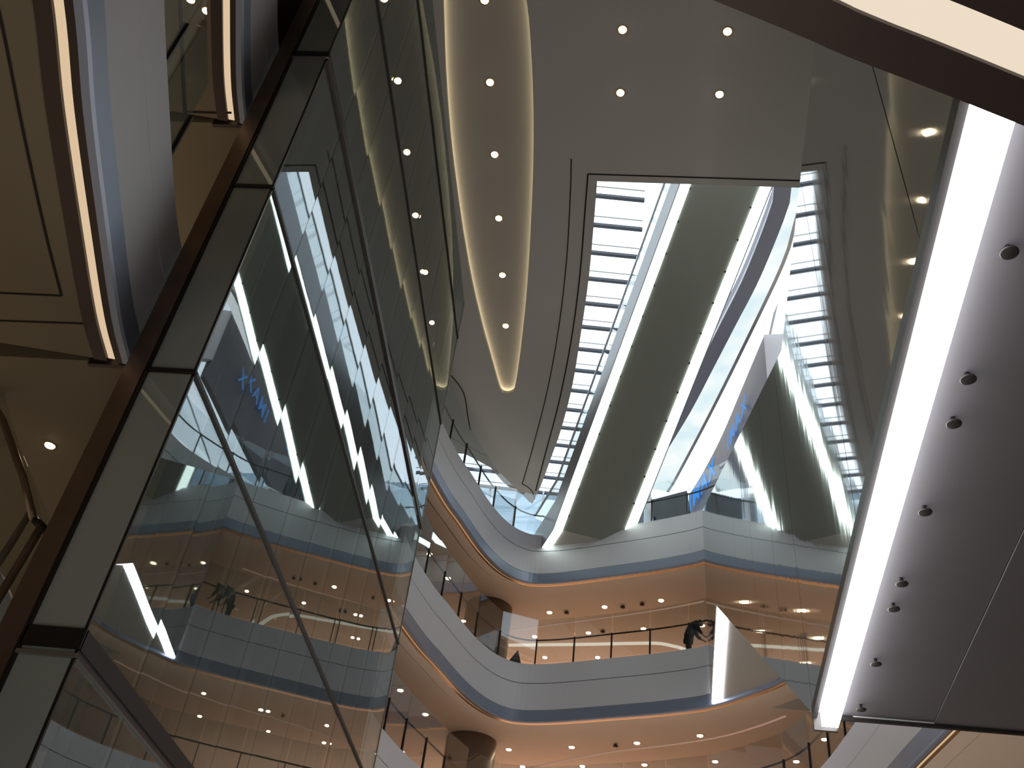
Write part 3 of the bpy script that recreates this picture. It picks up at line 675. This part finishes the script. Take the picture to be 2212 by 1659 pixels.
# local frame: x to the right of the picture, the person faces right and leans forward
J = [((0, 0, 0.95), 0.13), ((0.05, 0, 1.14), 0.13), ((0.15, 0, 1.32), 0.14), ((0.25, 0, 1.44), 0.10), ((0.31, 0, 1.47), 0.055), ((0.37, 0, 1.48), 0.085), ((0.43, 0, 1.44), 0.088), ((0.46, 0, 1.38), 0.055)]
E_ = [(0, 1), (1, 2), (2, 3), (3, 4), (4, 5), (5, 6), (6, 7)]
def limb(st, pts):
    k0 = st
    for p in pts: J.append(p); E_.append((k0, len(J) - 1)); k0 = len(J) - 1
    return k0
for s in (-1, 1):
    h = limb(3, [((0.24, s * 0.18, 1.41), 0.06), ((0.30, s * 0.23, 1.13), 0.045), ((0.44, s * 0.17, 0.99), 0.035), ((0.51, s * 0.16, 0.94), 0.028)])
    for f_, (dx_, dy_, dz_) in enumerate([(0.09, -0.03, -0.03), (0.10, -0.01, -0.035), (0.095, 0.01, -0.035), (0.08, 0.03, -0.03)]):
        limb(h, [((0.51 + dx_ * 0.55, s * 0.16 + dy_, 0.94 + dz_ * 0.2), 0.009), ((0.51 + dx_, s * 0.16 + dy_ * 1.1, 0.94 + dz_), 0.008)])
    limb(h, [((0.52, s * 0.16 - s * 0.045, 0.93), 0.010), ((0.56, s * 0.16 - s * 0.06, 0.92), 0.008)])
    limb(0, [((0.0, s * 0.10, 0.88), 0.09), ((0.02, s * 0.11, 0.48), 0.06), ((-0.03, s * 0.11, 0.09), 0.04), ((0.12, s * 0.12, 0.035), 0.035)])
skinned('body', J, E_, 'skin', per)
jj = [((0, 0, 0.88), 0.17), ((0.05, 0, 1.13), 0.175), ((0.15, 0, 1.32), 0.18), ((0.24, 0, 1.43), 0.12)]; je = [(0, 1), (1, 2), (2, 3)]
for s in (-1, 1):
    k0 = len(jj); jj += [((0.24, s * 0.18, 1.41), 0.085), ((0.30, s * 0.23, 1.13), 0.066), ((0.43, s * 0.175, 1.0), 0.05)]; je += [(3, k0), (k0, k0 + 1), (k0 + 1, k0 + 2)]
skinned('jacket', jj, je, 'cloth', per)
tt = [((0, 0, 0.93), 0.15)]; te = []
for s in (-1, 1):
    k0 = len(tt); tt += [((0.0, s * 0.10, 0.86), 0.105), ((0.02, s * 0.11, 0.48), 0.078), ((-0.03, s * 0.11, 0.12), 0.06)]; te += [(0, k0), (k0, k0 + 1), (k0 + 1, k0 + 2)]
skinned('trousers', tt, te, 'trous', per)
skinned('hair', [((0.32, 0, 1.53), 0.06), ((0.37, 0, 1.535), 0.09), ((0.43, 0, 1.505), 0.08)], [(0, 1), (1, 2)], 'hair', per)
for s in (-1, 1): skinned('shoe', [((-0.06, s * 0.11, 0.045), 0.045), ((0.06, s * 0.115, 0.045), 0.045), ((0.17, s * 0.12, 0.035), 0.035)], [(0, 1), (1, 2)], 'cloth', per, 1)
for s in (-1, 1):
    bm_ = MB().lathe((0, 0, 0), [(0.002, -0.012), (0.01, -0.006), (0.012, 0), (0.01, 0.006), (0.002, 0.012)], 10)
    e_ = mesh('eye', [(x + 0.513, y + s * 0.033, z + 1.43) for x, y, z in bm_.v], bm_.f, 'hair', per, True)

# ------------------------------------------------------------------ railing corner seen at lower left
rl = thing('glass_screen', (-6.4, 9.6, 3.0), 'glass screen with brown tube handrail at the left picture edge', 'glass screen')
q = [onY(p, 9.3) for p in [(-60, 800), (5, 905), (50, 1030), (72, 1120)]]
MB().tube(q, 0.045).build('handrail', 'copper', rl, True)
q = [onY(p, 9.3) for p in [(88, 1140), (40, 1220), (-20, 1320), (-60, 1390)]]
MB().tube(q, 0.05).build('handrail', 'copper', rl, True)
q = [onY(p, 9.5) for p in [(64, 1110), (20, 1180), (-40, 1270)]]
MB().tube(q, 0.045).build('handrail', 'copper', rl, True)
q = [onY(p, 9.35) for p in [(72, 1118), (98, 1146)]]
MB().tube([q[0], q[1]], 0.05).build('clamp', 'dark', rl, True)
q = [onY(p, 9.4) for p in [(-80, 700), (-2, 815), (40, 960), (128, 1165), (90, 1290), (20, 1420), (-80, 1560)]]
MB().prism(q, (0, 0.015, 0)).build('glass_pane', 'glassb', rl)
q = [onY(p, 9.6) for p in [(-60, 1180), (0, 1235), (44, 1338), (0, 1432), (-60, 1500)]]
tag(MB().prism(q, (0, 0.12, 0)).build('stair_stringer', 'white'), 'pale panel cut off by the lower left picture edge', 'panel')
